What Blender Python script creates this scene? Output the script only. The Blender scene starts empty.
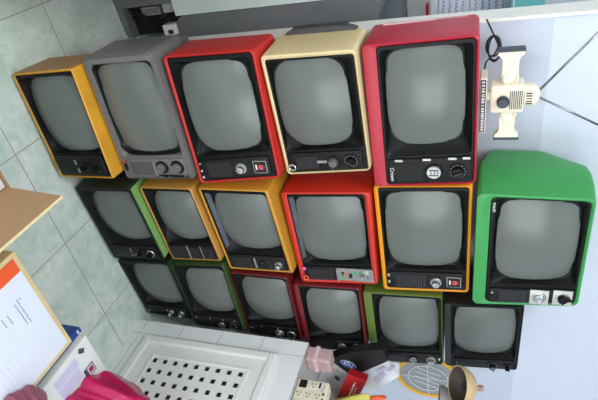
import bpy, bmesh, math, random
from mathutils import Vector, Matrix, noise
random.seed(7)
R = math.radians
scn = bpy.context.scene
col = scn.collection

# ------------------------------------------------------------------ materials
def lin(c):
    return tuple(((v/255)/12.92 if v/255 <= .04045 else ((v/255+.055)/1.055)**2.4) for v in c)

def mat(name, rgb, rough=.5, metal=0.0, spec=.5, var=.0, scale=20.0, bump=0.0, coat=0.0, trans=0.0, alpha=1.0, stretch=(1, 1, 1)):
    m = bpy.data.materials.new(name); m.use_nodes = True
    nt = m.node_tree; b = nt.nodes['Principled BSDF']
    c = lin(rgb)
    b.inputs['Roughness'].default_value = rough
    b.inputs['Metallic'].default_value = metal
    b.inputs['Specular IOR Level'].default_value = spec
    b.inputs['Coat Weight'].default_value = coat
    b.inputs['Coat Roughness'].default_value = .08
    b.inputs['Transmission Weight'].default_value = trans
    b.inputs['Alpha'].default_value = alpha
    tc = nt.nodes.new('ShaderNodeTexCoord')
    mp = nt.nodes.new('ShaderNodeMapping'); mp.inputs['Scale'].default_value = stretch
    nt.links.new(tc.outputs['Object'], mp.inputs['Vector'])
    n = nt.nodes.new('ShaderNodeTexNoise'); n.inputs['Scale'].default_value = scale; n.inputs['Detail'].default_value = 4
    nt.links.new(mp.outputs['Vector'], n.inputs['Vector'])
    r = nt.nodes.new('ShaderNodeValToRGB')
    r.color_ramp.elements[0].position = .3; r.color_ramp.elements[1].position = .7
    r.color_ramp.elements[0].color = tuple(v*(1-var) for v in c)+(1,)
    r.color_ramp.elements[1].color = tuple(min(1, v*(1+var)) for v in c)+(1,)
    nt.links.new(n.outputs['Fac'], r.inputs['Fac'])
    nt.links.new(r.outputs['Color'], b.inputs['Base Color'])
    if bump:
        bp = nt.nodes.new('ShaderNodeBump'); bp.inputs['Strength'].default_value = bump; bp.inputs['Distance'].default_value = .004
        nt.links.new(n.outputs['Fac'], bp.inputs['Height']); nt.links.new(bp.outputs['Normal'], b.inputs['Normal'])
    return m

def tile_mat(name, ca, cb, grout, px, py, ox, oy, ax, ay, gw=.004, rough=.3, nscale=5.0):
    """Square tiles: grout lines at ox+k*px along axis ax and oy+k*py along axis ay (object coordinates)."""
    m = bpy.data.materials.new(name); m.use_nodes = True
    nt = m.node_tree; b = nt.nodes['Principled BSDF']; b.inputs['Roughness'].default_value = rough
    N = nt.nodes.new; K = nt.links.new
    tc = N('ShaderNodeTexCoord'); sp = N('ShaderNodeSeparateXYZ'); K(tc.outputs['Object'], sp.inputs[0])
    def mth(op, a, bb=None):
        n = N('ShaderNodeMath'); n.operation = op
        for i, v in enumerate((a, bb)):
            if v is None: continue
            if isinstance(v, (int, float)): n.inputs[i].default_value = v
            else: K(v, n.inputs[i])
        return n.outputs[0]
    def line(ax_, o, p):
        v = mth('DIVIDE', mth('SUBTRACT', sp.outputs[ax_], o), p)
        f = mth('FRACT', v)
        return mth('LESS_THAN', mth('MULTIPLY', mth('MINIMUM', f, mth('SUBTRACT', 1.0, f)), p), gw/2)
    g = mth('MAXIMUM', line(ax, ox, px), line(ay, oy, py))
    def marble(sc, det, dist):
        n = N('ShaderNodeTexNoise'); n.inputs['Scale'].default_value = sc; n.inputs['Detail'].default_value = det
        n.inputs['Distortion'].default_value = dist; K(tc.outputs['Object'], n.inputs['Vector']); return n.outputs['Fac']
    r = N('ShaderNodeValToRGB'); r.color_ramp.elements[0].position = .36; r.color_ramp.elements[1].position = .64
    r.color_ramp.elements[0].color = lin(ca)+(1,); r.color_ramp.elements[1].color = lin(cb)+(1,)
    K(mth('ADD', mth('MULTIPLY', marble(nscale, 6, .8), .6), mth('MULTIPLY', marble(nscale*4, 5, 1.2), .4)), r.inputs['Fac'])
    mx = N('ShaderNodeMix'); mx.data_type = 'RGBA'; K(g, mx.inputs['Factor']); K(r.outputs['Color'], mx.inputs['A']); mx.inputs['B'].default_value = lin(grout)+(1,)
    K(mx.outputs['Result'], b.inputs['Base Color'])
    bp = N('ShaderNodeBump'); bp.inputs['Strength'].default_value = .3; bp.inputs['Distance'].default_value = .001; bp.invert = True
    K(g, bp.inputs['Height']); K(bp.outputs['Normal'], b.inputs['Normal'])
    return m

M = {}
def mk(k, *a, **kw): M[k] = mat(k, *a, **kw)
mk('black_plastic', (13, 13, 14), .36, spec=.2, var=.15, scale=60)
mk('panel_black', (19, 19, 20), .45, spec=.25, var=.2, scale=80)
mk('pit_black', (6, 6, 7), .7)
mk('dark_grille', (44, 44, 46), .5, var=.2, scale=90)
mk('grey_plastic', (104, 103, 100), .5, var=.08, scale=40)
mk('grey_grille', (95, 95, 94), .55, var=.15, scale=90)
mk('screen_glass', (100, 105, 101), .24, spec=.5, var=.06, scale=4)
mk('chrome', (200, 200, 198), .22, metal=1.0)
mk('silver', (170, 170, 168), .35, metal=.8, var=.15, scale=80)
mk('white_print', (225, 225, 222), .6)
mk('gold_print', (190, 160, 90), .45, metal=.4)
mk('badge_red', (170, 30, 45), .4)
mk('badge_pink', (225, 150, 155), .4)
mk('pink_dot', (235, 95, 175), .5)
mk('orange_dot', (235, 95, 40), .5)
mk('green_dot', (40, 175, 110), .5)
mk('red_led', (200, 50, 35), .3)
mk('blue_dot', (120, 185, 215), .5)
case = {
 'ochre': (210, 150, 40), 'grey': (104, 103, 100), 'red': (192, 36, 32), 'cream': (216, 196, 148), 'crimson': (172, 18, 44),
 'leaf': (130, 175, 100), 'tan': (190, 138, 62), 'mustard': (196, 140, 45), 'vermilion': (196, 42, 26), 'amber': (226, 146, 18),
 'green': (54, 148, 74), 'bottle': (34, 46, 34), 'forest': (54, 80, 40), 'maroon': (100, 26, 28), 'wine': (112, 26, 32), 'olive': (92, 114, 46), 'black': (30, 30, 32)}
for k, v in case.items(): mk('case_'+k, v, .38, var=.05, scale=12)
M['case_ochre'] = mat('case_ochre', case['ochre'], .42, var=.14, scale=10, stretch=(1, 1, 14))
M['case_tan'] = mat('case_tan', case['tan'], .42, var=.14, scale=10, stretch=(1, 1, 14))
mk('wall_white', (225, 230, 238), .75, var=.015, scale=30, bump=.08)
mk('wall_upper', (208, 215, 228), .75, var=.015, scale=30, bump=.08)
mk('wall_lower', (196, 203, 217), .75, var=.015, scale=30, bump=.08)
mk('jamb_tan', (236, 233, 226), .6, var=.03, scale=15)
mk('white_plastic', (242, 242, 240), .4, var=.02)
mk('cream_plastic', (236, 228, 205), .4, var=.02)
mk('navy_plastic', (44, 52, 70), .4, var=.1)
mk('steel_rod', (150, 150, 155), .25, metal=1.0)
mk('cable_black', (22, 22, 24), .5)
mk('machine_grey', (112, 114, 116), .5, var=.06, scale=20)
mk('machine_light', (168, 170, 168), .5, var=.05)
mk('glass_pane', (226, 240, 238), .12, var=.05, scale=3)
mk('seam_white', (225, 228, 228), .5)
mk('cardboard', (168, 132, 96), .8, var=.07, scale=14, stretch=(1, 1, 8))
mk('cardboard_edge', (232, 212, 160), .8, var=.1, scale=60)
mk('foam_white', (225, 222, 220), .8, var=.03, scale=50)
mk('manila', (226, 204, 150), .7, var=.06, scale=18)
mk('paper_white', (228, 233, 245), .7, var=.01)
mk('paper_orange', (240, 92, 40), .7, var=.04)
mk('paper_blue_print', (90, 90, 170), .7)
mk('print_grey', (130, 132, 140), .7)
mk('box_white', (228, 230, 226), .5, var=.02)
mk('lilac_print', (205, 200, 228), .6)
mk('dark_print', (70, 74, 82), .5)
mk('box_blue', (35, 70, 150), .5, var=.1)
mk('bag_magenta', (205, 20, 92), .32, var=.18, scale=9, bump=.4, coat=.3)
mk('bag_mauve', (152, 84, 104), .4, var=.12, scale=8, bump=.3)
mk('bag_yellow', (196, 188, 92), .4, var=.12, scale=14, bump=.3)
mk('tape_orange', (226, 88, 40), .45)
mk('parcel_pink', (206, 174, 172), .7, var=.08, scale=14)
mk('parcel_strap', (236, 205, 205), .6)
mk('carton_black', (20, 20, 22), .45)
mk('carton_white', (228, 232, 238), .5, var=.02)
mk('carton_grey', (188, 188, 190), .6, var=.03)
mk('logo_blue', (38, 92, 190), .4)
mk('carton_red', (168, 24, 34), .4, var=.08)
mk('rim_yellow', (236, 178, 40), .45, var=.05)
mk('mesh_grey', (150, 152, 156), .6, var=.08, scale=120)
mk('wire_white', (225, 226, 228), .4)
mk('shade_tan', (200, 172, 130), .5, var=.1, scale=16)
mk('shade_grey', (150, 146, 142), .5, var=.1, scale=16)
mk('shade_inner', (78, 64, 54), .6, var=.15, scale=20)
mk('shade_dark', (48, 42, 40), .6)
mk('cap_pink', (170, 135, 125), .5)
mk('teal_glass', (120, 205, 205), .15, var=.05)
mk('blinds_white', (236, 238, 240), .7)
M['floor_tile'] = tile_mat('floor_tile', (194, 217, 202), (238, 246, 240), (178, 170, 156), .340, .340, .1715, -.3694, 'X', 'Y', .0036, .35, 7.0)
M['white_tile'] = tile_mat('white_tile', (240, 242, 243), (246, 247, 248), (196, 194, 188), .2, .173, -.30, .036, 'Y', 'Z', .003, .25, 3.0)

# ------------------------------------------------------------------ object helpers
def link(o, parent=None):
    col.objects.link(o)
    if parent is not None: o.parent = parent
    return o
def tag(o, label=None, cat=None, group=None, kind=None):
    if label: o['label'] = label
    if cat: o['category'] = cat
    if group: o['group'] = group
    if kind: o['kind'] = kind
    return o
def empty(name, loc=(0, 0, 0), rot=(0, 0, 0)):
    o = bpy.data.objects.new(name, None); o.empty_display_size = .05
    o.location = loc; o.rotation_euler = rot
    return link(o)

class MB:
    """collects shapes into one mesh object"""
    def __init__(s): s.bm = bmesh.new(); s.mats = []
    def mi(s, m):
        if m not in s.mats: s.mats.append(m)
        return s.mats.index(m)
    def add(s, vs, fs, m, smooth=False):
        i = s.mi(m); v = [s.bm.verts.new(p) for p in vs]; out = []
        for f in fs:
            try: fc = s.bm.faces.new([v[k] for k in f])
            except ValueError: continue
            fc.material_index = i; fc.smooth = smooth; out.append(fc)
        return v, out
    def box(s, a, b, m, bev=0.0, X=None):
        x0, y0, z0 = a; x1, y1, z1 = b
        vs = [Vector(p) for p in ((x0, y0, z0), (x1, y0, z0), (x1, y1, z0), (x0, y1, z0), (x0, y0, z1), (x1, y0, z1), (x1, y1, z1), (x0, y1, z1))]
        if X is not None: vs = [X @ v for v in vs]
        v, f = s.add(vs, [(0, 3, 2, 1), (4, 5, 6, 7), (0, 1, 5, 4), (1, 2, 6, 5), (2, 3, 7, 6), (3, 0, 4, 7)], m)
        if bev:
            e = list({e for ff in f for e in ff.edges})
            bmesh.ops.bevel(s.bm, geom=e, offset=bev, segments=2, profile=.5, affect='EDGES', clamp_overlap=True)
        return s
    def loops(s, Ls, m, cap0=False, cap1=False, smooth=False, closed=True):
        n = len(Ls[0]); vs = [p for L in Ls for p in L]; fs = []
        for i in range(len(Ls)-1):
            for k in range(n if closed else n-1):
                k2 = (k+1) % n
                fs.append((i*n+k, i*n+k2, (i+1)*n+k2, (i+1)*n+k))
        if cap0: fs.append(tuple(reversed(range(n))))
        if cap1: fs.append(tuple(range((len(Ls)-1)*n, len(Ls)*n)))
        s.add(vs, fs, m, smooth); return s
    def lathe(s, prof, o, d, m, seg=24, smooth=True):
        d = Vector(d).normalized(); o = Vector(o)
        a = d.orthogonal().normalized(); b = d.cross(a)
        Ls = [[o+d*h+(a*math.cos(2*math.pi*k/seg)+b*math.sin(2*math.pi*k/seg))*max(r, 1e-5) for k in range(seg)] for r, h in prof]
        return s.loops(Ls, m, cap0=True, cap1=True, smooth=smooth)
    def tube(s, pts, r, m, seg=8):
        pts = [Vector(p) for p in pts]; Ls = []
        up = Vector((.13, .37, .9)).normalized()
        for i, p in enumerate(pts):
            t = (pts[min(i+1, len(pts)-1)]-pts[max(i-1, 0)]).normalized()
            a = t.cross(up)
            if a.length < 1e-3: a = t.orthogonal()
            a.normalize(); b = t.cross(a)
            Ls.append([p+(a*math.cos(2*math.pi*k/seg)+b*math.sin(2*math.pi*k/seg))*r for k in range(seg)])
        return s.loops(Ls, m, True, True, True)
    def prism(s, poly, off, m):
        """polygon (3D points) extruded by the vector off"""
        off = Vector(off); P = [Vector(p) for p in poly]
        return s.loops([P, [p+off for p in P]], m, True, True)
    def torus(s, o, axis, R0, r, m, seg=40, sub=8, a0=0, a1=2*math.pi):
        axis = Vector(axis).normalized(); a = axis.orthogonal().normalized(); b = axis.cross(a); o = Vector(o)
        pts = [[o+(a*math.cos(t)+b*math.sin(t))*(R0+r*math.cos(p))+axis*r*math.sin(p) for p in [2*math.pi*j/sub for j in range(sub)]] for t in [a0+(a1-a0)*k/seg for k in range(seg+1)]]
        return s.loops(pts, m, smooth=True)
    def build(s, name, parent=None, smooth_angle=None):
        bmesh.ops.remove_doubles(s.bm, verts=s.bm.verts, dist=1e-6)
        bmesh.ops.recalc_face_normals(s.bm, faces=s.bm.faces)
        me = bpy.data.meshes.new(name); s.bm.to_mesh(me); s.bm.free()
        for m in s.mats: me.materials.append(M[m])
        if smooth_angle:
            for p in me.polygons: p.use_smooth = True
            me.set_sharp_from_angle(angle=R(smooth_angle))
        return link(bpy.data.objects.new(name, me), parent)

def text_obj(name, body, size, m, parent, loc, rot, extrude=.0004, sx=1.0):
    cu = bpy.data.curves.new('lettering', 'FONT'); cu.body = body; cu.size = size; cu.extrude = extrude
    cu.align_x = 'CENTER'; cu.align_y = 'CENTER'
    t = bpy.data.objects.new('lettering', cu); col.objects.link(t)
    dg = bpy.context.evaluated_depsgraph_get(); dg.update()
    me = bpy.data.meshes.new_from_object(t.evaluated_get(dg))
    bpy.data.objects.remove(t); bpy.data.curves.remove(cu)
    me.materials.clear(); me.materials.append(M[m])
    o = link(bpy.data.objects.new(name, me), parent)
    if isinstance(rot, Matrix): o.matrix_local = Matrix.Translation(loc) @ rot.to_4x4() @ Matrix.Diagonal((sx, 1, 1, 1))
    else: o.location = loc; o.rotation_euler = rot; o.scale = (sx, 1, 1)
    return o

def rrect(x0, z0, x1, z1, r, n=5):
    lim = min((x1-x0)/2-1e-4, (z1-z0)/2-1e-4); P = []
    rs = [max(min(v, lim), 1e-4) for v in (r if isinstance(r, tuple) else (r,)*4)]
    for sx, sz, a, r in ((0, 0, 180, rs[0]), (1, 0, 270, rs[1]), (1, 1, 0, rs[2]), (0, 1, 90, rs[3])):
        cx = x1-r if sx else x0+r; cz = z1-r if sz else z0+r
        for k in range(n+1):
            t = R(a+90*k/n); P.append((cx+r*math.cos(t), cz+r*math.sin(t)))
    return P
def bulged(x0, z0, x1, z1, r, bulge, n=5, side=6):
    """tube-face outline: rounded rectangle with bowed sides, same point count as rrect(n) plus side points"""
    P = rrect(x0, z0, x1, z1, r, n); cx, cz = (x0+x1)/2, (z0+z1)/2; hx, hz = (x1-x0)/2, (z1-z0)/2; Q = []
    for (x, z) in P:
        u, v = (x-cx)/hx, (z-cz)/hz
        Q.append((x+math.copysign(1, u)*bulge*(1-v*v) if abs(u) > .5 else x, z+math.copysign(1, v)*bulge*(1-u*u) if abs(v) > .5 else z))
    return Q
def densify(P, k=4):
    """add points along the four long sides so that outlines bow smoothly (same count for every outline)"""
    n = len(P)//4; out = []
    for c in range(4):
        seg = P[c*n:(c+1)*n]; nxt = P[((c+1) % 4)*n]
        out += seg; a = seg[-1]
        for j in range(1, k): out.append((a[0]+(nxt[0]-a[0])*j/k, a[1]+(nxt[1]-a[1])*j/k))
    return out
def bow(P, x0, z0, x1, z1, b):
    cx, cz = (x0+x1)/2, (z0+z1)/2; hx, hz = (x1-x0)/2, (z1-z0)/2; out = []
    for x, z in P:
        u, v = (x-cx)/hx, (z-cz)/hz
        out.append((x+(b*u*(1-v*v)), z+(b*v*(1-u*u))))
    return out

# ------------------------------------------------------------------ televisions
# name: origin, yaw, lean, front outline BL TL TR BR (width, height in metres)
QUADS = {
1: ((-.033, -.260, .010), -3.0, -.6, [(.001, -.002), (-.003, .225), (.343, .218), (.341, .008)]),
2: ((-.046, -.225, .237), -1.2, -.5, [(-.006, .006), (-.008, .236), (.379, .246), (.386, -.004)]),
3: ((-.027, -.205, .486), -3.0, 1.2, [(-.006, .001), (-.004, .265), (.362, .268), (.385, .003)]),
4: ((-.008, -.187, .755), 1.3, .6, [(-.002, .001), (-.001, .246), (.342, .251), (.358, .003)]),
5: ((-.009, -.157, 1.007), -.6, 1.1, [(.001, .002), (-.003, .269), (.392, .271), (.406, .002)]),
6: ((.368, -.244, .010), 2.4, -.5, [(.001, .003), (-.003, .223), (.320, .230), (.328, .007)]),
7: ((.384, -.215, .243), 2.5, -.4, [(-.002, .004), (-.002, .200), (.312, .212), (.325, .005)]),
8: ((.387, -.205, .456), 3.8, -.7, [(-.001, .002), (0, .244), (.356, .252), (.365, .006)]),
9: ((.423, -.162, .712), .5, 1.1, [(.002, .002), (-.004, .281), (.368, .274), (.384, .005)]),
10: ((.405, -.142, .997), -1.3, 1.2, [(.001, .002), (-.004, .274), (.395, .272), (.409, .004)]),
11: ((.421, -.152, 1.277), -2.8, .9, [(-.006, .005), (.005, .290), (.375, .291), (.400, .002)]),
12: ((.721, -.212, .010), 1.9, .2, [(.005, -.006), (-.005, .223), (.309, .216), (.304, .008)]),
13: ((.728, -.202, .235), -1.4, .4, [(.004, .001), (-.008, .217), (.324, .219), (.326, .003)]),
14: ((.767, -.186, .454), .2, 0, [(-.003, .002), (-.002, .224), (.322, .224), (.324, .004)]),
15: ((.810, -.169, .680), -1.7, 1.1, [(.001, .003), (-.002, .243), (.314, .241), (.334, .004)]),
16: ((.8376, -.147, .925), -.5, 1.5, [(.002, .001), (-.003, .263), (.340, .264), (.364, .002)]),
17: ((.858, -.141, 1.1926), .4, 1.6, [(.007, .002), (-.008, .241), (.308, .241), (.328, .002)]),
}
MATY = Matrix.Rotation(R(90), 4, 'X')

class TVB:
    def __init__(s, k, label):
        s.O, yaw, lean, s.Q = QUADS[k]
        Q = s.Q
        s.W = (Q[3][0]-Q[0][0]+Q[2][0]-Q[1][0])/2; s.H = (Q[1][1]-Q[0][1]+Q[2][1]-Q[3][1])/2
        s.root = empty('portable_television', s.O, (R(-lean), 0, R(yaw)))
        tag(s.root, label, 'television', 'old portable televisions stacked in three columns')
    def P(s, x, d, z):
        a = x/s.W; b = z/s.H; Q = s.Q
        px = (1-a)*(1-b)*Q[0][0]+(1-a)*b*Q[1][0]+a*b*Q[2][0]+a*(1-b)*Q[3][0]
        pz = (1-a)*(1-b)*Q[0][1]+(1-a)*b*Q[1][1]+a*b*Q[2][1]+a*(1-b)*Q[3][1]
        return Vector((px, d, pz))
    def L(s, P2, d): return [s.P(x, d, z) for x, z in P2]
    def ST(s, a, b, d=0): return s.P(a*s.W, d, b*s.H)
    def rr(s, i, r, d, n=5):
        l, b, rg, t = i if isinstance(i, tuple) else (i,)*4
        return s.L(densify(rrect(l, b, s.W-rg, s.H-t, r, n)), d)

def make_tv(k, label, cm, lip, opening, bezel='black_plastic', rad=.012, bevel=None, depth=.275, mid=.15, back=(.03, .012, .03, .05), controls=(),
            panel=(.775, .05, .975, .95), panel_mat='panel_black', inset=.013, shell=None, ang=32, screen_r=.035, sag=.026, ring=None):
    T = TVB(k, label); W, H = T.W, T.H
    c = MB(); cmn = 'case_'+cm
    lipo = tuple(lip)
    Ls = [T.rr(lipo, max(rad-.004, .003), .014), T.rr(lipo, max(rad-.004, .003), .0025), T.rr(tuple(v*.55 for v in lipo), rad, -.001),
          T.rr(.0015, rad, .001), T.rr(0.0, rad, .006)]
    if shell is None:
        Ls += [T.rr(0.0, rad, mid*.5), T.rr(0.0, rad, mid), T.rr(.006, rad, mid+.008), T.rr(back, .02, depth-.02), T.rr(tuple(v+.012 for v in back), .02, depth)]
    else:
        Ls += [T.rr(i, r, d) for i, r, d in shell]
    c.loops(Ls, cmn, cap1=True)
    c.build('case', T.root, ang)
    # front mask with a sunken opening for the tube
    z = MB(); a0, b0, a1, b1 = opening
    x0, z0, x1, z1 = a0*W, b0*H, a1*W, b1*H
    i = inset
    bl, bb, br, bt = bevel if bevel else (i*1.0, i*1.15, i*1.0, i*.95)
    sx0, sz0, sx1, sz1 = x0+bl, z0+bb, x1-br, z1-bt
    rnd = screen_r if isinstance(screen_r, tuple) else (screen_r*.8, screen_r*1.2, screen_r*.7, screen_r*.7)
    def scr(g, d):
        return T.L(bow(densify(rrect(sx0-g, sz0-g, sx1+g, sz1+g, rnd)), sx0, sz0, sx1, sz1, .006), d)
    z.loops([T.rr(lipo, max(rad-.004, .003), .013), T.rr(lipo, max(rad-.004, .003), .004), T.rr(tuple(v+.002 for v in lipo), max(rad-.004, .003), .002),
             T.L(densify(rrect(x0, z0, x1, z1, .012)), .002), T.L(densify(rrect(x0+.001, z0+.001, x1-.001, z1-.001, .012)), .004),
             scr(.004, .020), scr(.002, .0185), scr(-.002, .0195), scr(-.003, .028)], bezel if ring is None else bezel)
    if ring:
        z.loops([scr(.008, .0075), scr(.0075, .0065), scr(.0005, .0105), scr(-.003, .0185)], ring)
    z.build('front_mask', T.root, 35)
    # bulging picture tube
    g = MB(); rings = []; cx, cz = (sx0+sx1)/2, (sz0+sz1)/2
    base = bow(densify(rrect(sx0-.001, sz0-.001, sx1+.001, sz1+.001, rnd)), sx0, sz0, sx1, sz1, .006)
    rings.append(T.L(base, .030))
    for q in (1.0, .92, .82, .70, .56, .42, .28, .14, .03):
        pts = []
        for x, y in base:
            X_, Y_ = cx+(x-cx)*q, cz+(y-cz)*q
            r2 = (((X_-cx)/(sx1-sx0)*2)**2+((Y_-cz)/(sz1-sz0)*2)**2)/2
            pts.append(T.P(X_, .0265-sag*(1-r2), Y_))
        rings.append(pts)
    g.loops(rings, 'screen_glass', cap1=True, smooth=True)
    g.build('screen', T.root, 40)
    # control panel on the right
    pa0, pb0, pa1, pb1 = panel
    p = MB()
    pr = lambda o, d: T.L(densify(rrect(pa0*W+o, pb0*H+o, pa1*W-o, pb1*H-o, .006)), d)
    p.loops([pr(0, .004), pr(0, -.002), pr(.002, -.0035)], panel_mat, cap1=True)
    p.build('control_panel', T.root, 35)
    for q in controls: control(T, *q)
    T.root['label'] = label
    return T

def control(T, kind, s, t, size=.014, *x):
    W, H = T.W, T.H; o = T.ST(s, t, -.003); D = Vector((0, -1, 0))
    if kind in ('knob', 'chrome_knob', 'dial', 'grey_knob', 'logo_knob'):
        b = MB(); r = size
        skirt = {'knob': 'black_plastic', 'chrome_knob': 'silver', 'dial': 'panel_black', 'grey_knob': 'black_plastic', 'logo_knob': 'black_plastic'}[kind]
        b.lathe([(r, 0), (r, .003), (r*.92, .005)], o, D, skirt, 28)
        if kind in ('dial', 'knob', 'grey_knob'):
            for j in range(12):
                a = 2*math.pi*j/12
                e = o+Vector((math.cos(a)*r*.82, -.0052, math.sin(a)*r*.82))
                b.box(e-Vector((.0007, .0004, .0007)), e+Vector((.0007, .0004, .0007)), 'white_print' if kind == 'dial' else 'silver')
        kb = b.build('knob_dial', T.root, 35)
        c = MB(); cap = {'knob': 'black_plastic', 'chrome_knob': 'chrome', 'dial': 'black_plastic', 'grey_knob': 'grey_plastic', 'logo_knob': 'silver'}[kind]
        rr = r*(.86 if kind == 'logo_knob' else .66)
        h = .008 if kind == 'logo_knob' else .016
        c.lathe([(rr, .004), (rr, h-.003), (rr*.9, h), (rr*.2, h)], o, D, cap, 28)
        if kind == 'logo_knob':
            for j in (-1, 1): c.box(o+Vector((j*rr*.4-.001, -h-.001, -rr*.6)), o+Vector((j*rr*.4+.001, -h, rr*.6)), 'dark_grille')
            for j in (-.4, .1, .5): c.box(o+Vector((-rr*.5, -h-.001, rr*j)), o+Vector((rr*.5, -h, rr*j+.002)), 'dark_grille')
        else:
            a = R(x[0] if x else 20)
            X = Matrix.Translation(o) @ Matrix.Rotation(a, 4, 'Y')
            c.box((-rr*.16, -h-.006, -rr*.92), (rr*.16, -h+.002, rr*.92), cap if kind != 'dial' else 'dark_grille', .0008, X)
        c.build('knob_cap', kb, 35)
    elif kind == 'pointer_knob':      # square silver plate, round well, pointed black cap
        b = MB(); r = size
        b.box(o+Vector((-r*1.45, -.003, -r*1.35)), o+Vector((r*1.45, .001, r*1.35)), 'silver_plate', .0008)
        b.lathe([(r*1.05, .003), (r*1.05, .005), (r*.9, .0055)], o, D, 'chrome', 28)
        kb = b.build('knob_plate', T.root, 35)
        c = MB()
        if x and x[0] == 'chrome':
            c.lathe([(r*.8, .004), (r*.78, .012), (r*.6, .015), (r*.5, .012), (r*.1, .011)], o, D, 'chrome', 28)
        else:
            c.lathe([(r*.72, .004), (r*.7, .014), (r*.6, .016), (r*.1, .016)], o, D, 'black_plastic', 28)
            c.prism([o+Vector((-r*.22, -.005, r*.5)), o+Vector((r*.22, -.005, r*.5)), o+Vector((0, -.005, r*1.25))], (0, -.011, 0), 'black_plastic')
            c.box(o+Vector((-r*.75, -.018, -r*.15)), o+Vector((r*.75, -.014, r*.15)), 'black_plastic', .001)
        c.build('knob_cap', kb, 35)
    elif kind in ('grille', 'grey_grille', 'rib_grille'):     # s,t = lower-left, size = (s1,t1)
        s1, t1 = size; b = MB(); n = x[0] if x else 16
        mm = 'grey_grille' if kind == 'grey_grille' else 'dark_grille'
        b.loops([[T.ST(a, c, d) for a, c in ((s, t), (s1, t), (s1, t1), (s, t1))] for d in (-.003, -.0038)], 'pit_black' if mm == 'dark_grille' else mm, cap1=True)
        for j in range(n):
            ta = t+(t1-t)*(j+.15)/n; tb = t+(t1-t)*(j+.62)/n
            b.loops([[T.ST(a, c, d) for a, c in ((s, ta), (s1, ta), (s1, tb), (s, tb))] for d in (-.0036, -.0062)], mm, cap1=True)
        b.build('speaker_grille', T.root)
    elif kind == 'hole_grille':
        s1, t1 = size; b = MB(); nx, nz = x
        b.loops([[T.ST(a, c, d) for a, c in ((s, t), (s1, t), (s1, t1), (s, t1))] for d in (-.003, -.004)], 'panel_black', cap1=True)
        for j in range(nz):
            for i in range(nx):
                aa = s+(s1-s)*(i+.5+(.25 if j % 2 else -.25))/nx; cc = t+(t1-t)*(j+.5)/nz
                q = T.ST(aa, cc, -.0039)
                rr = min((s1-s)*W/nx, (t1-t)*H/nz)*.36
                b.lathe([(rr, 0), (rr, .0004)], q, D, 'pit_black', 8, False)
        b.build('speaker_grille', T.root)
    elif kind == 'button':
        b = MB(); b.lathe([(size, 0), (size, .004), (size*.7, .006), (size*.1, .0065)], o, D, x[0] if x else 'chrome', 14); b.build('push_button', T.root, 40)
    elif kind == 'ring':
        b = MB(); b.torus(o+D*.003, D, size, size*.28, x[0] if x else 'chrome', 24, 8); b.lathe([(size*.5, 0), (size*.45, .004)], o, D, 'pit_black', 14); b.build('jack_ring', T.root, 40)
    elif kind in ('bar', 'slider', 'tab'):       # size = (half width in s metres, half height metres)
        hw, hh = size; nm = {'bar': 'trim_bar', 'slider': 'slider', 'tab': 'hinge_tab'}[kind]
        b = MB(); b.box(o+Vector((-hw, -.004, -hh)), o+Vector((hw, .001, hh)), x[0] if x else 'silver', min(hw, hh)*.35); b.build(nm, T.root)
    elif kind == 'plate':
        hw, hh = size; b = MB(); b.box(o+Vector((-hw, -.0018, -hh)), o+Vector((hw, .001, hh)), x[0], .0006); b.build('dial_plate', T.root)
    elif kind == 'bevel_trim':          # bright strip along the lower slope of the mask: size = (left, right, low, high) in metres
        l, r_, lo_, hi_ = size; b = MB()
        b.loops([[T.P(l, d, lo_), T.P(r_, d, lo_), T.P(r_-.004, d+.011, hi_), T.P(l+.004, d+.011, hi_)] for d in (.0055, .0015)], x[0], True, True)
        b.build('bevel_trim', T.root)
    elif kind == 'badge':
        h = size; b = MB()
        b.box(o+Vector((-h, -.002, -h*1.05)), o+Vector((h, .001, h*1.05)), 'silver', .0006)
        b.box(o+Vector((-h*.88, -.0028, -h*.93)), o+Vector((h*.88, -.0015, h*.93)), 'pit_black')
        bo = b.build('badge', T.root)
        e = MB()
        e.box(o+Vector((-h*.42, -.0036, -h*.68)), o+Vector((h*.42, -.0026, -h*.45)), 'white_print')
        for zc in (-.05, .36):
            pts = [o+Vector((h*.46*math.cos(R(60*j+30)), -.0027, h*(zc)+h*.36*math.sin(R(60*j+30)))) for j in range(6)]
            e.prism(pts, (0, -.0009, 0), 'badge_red')
        pts = [o+Vector((h*.34*math.cos(R(60*j+30)), -.0034, h*.155+h*.2*math.sin(R(60*j+30)))) for j in range(6)]
        for j in range(6): e.tube([pts[j], pts[(j+1) % 6]], h*.05, 'badge_pink', 5)
        e.build('emblem', bo)
    elif kind == 'text':
        text_obj('lettering', x[0], size, x[1] if len(x) > 1 else 'white_print', T.root, T.ST(s, t, -.0045), (R(90), R(x[2]) if len(x) > 2 else 0, 0), .0003, 1.0)
    elif kind == 'ticks':                         # unreadable gold lettering: a row of small raised strokes
        b = MB(); random.seed(3)
        for j in range(9):
            q = o+Vector((size*(j-4)/4.5, 0, 0)); hh = .0032 if j % 3 else .0042
            b.box(q+Vector((-.0016, .001, -hh)), q+Vector((.0012, .0035, hh)), x[0])
        b.build('lettering', T.root)

mk('bevel_silver', (96, 99, 106), .3, metal=.4, var=.1)
mk('silver_plate', (196, 194, 186), .4, metal=.25, var=.05, scale=50)

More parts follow.
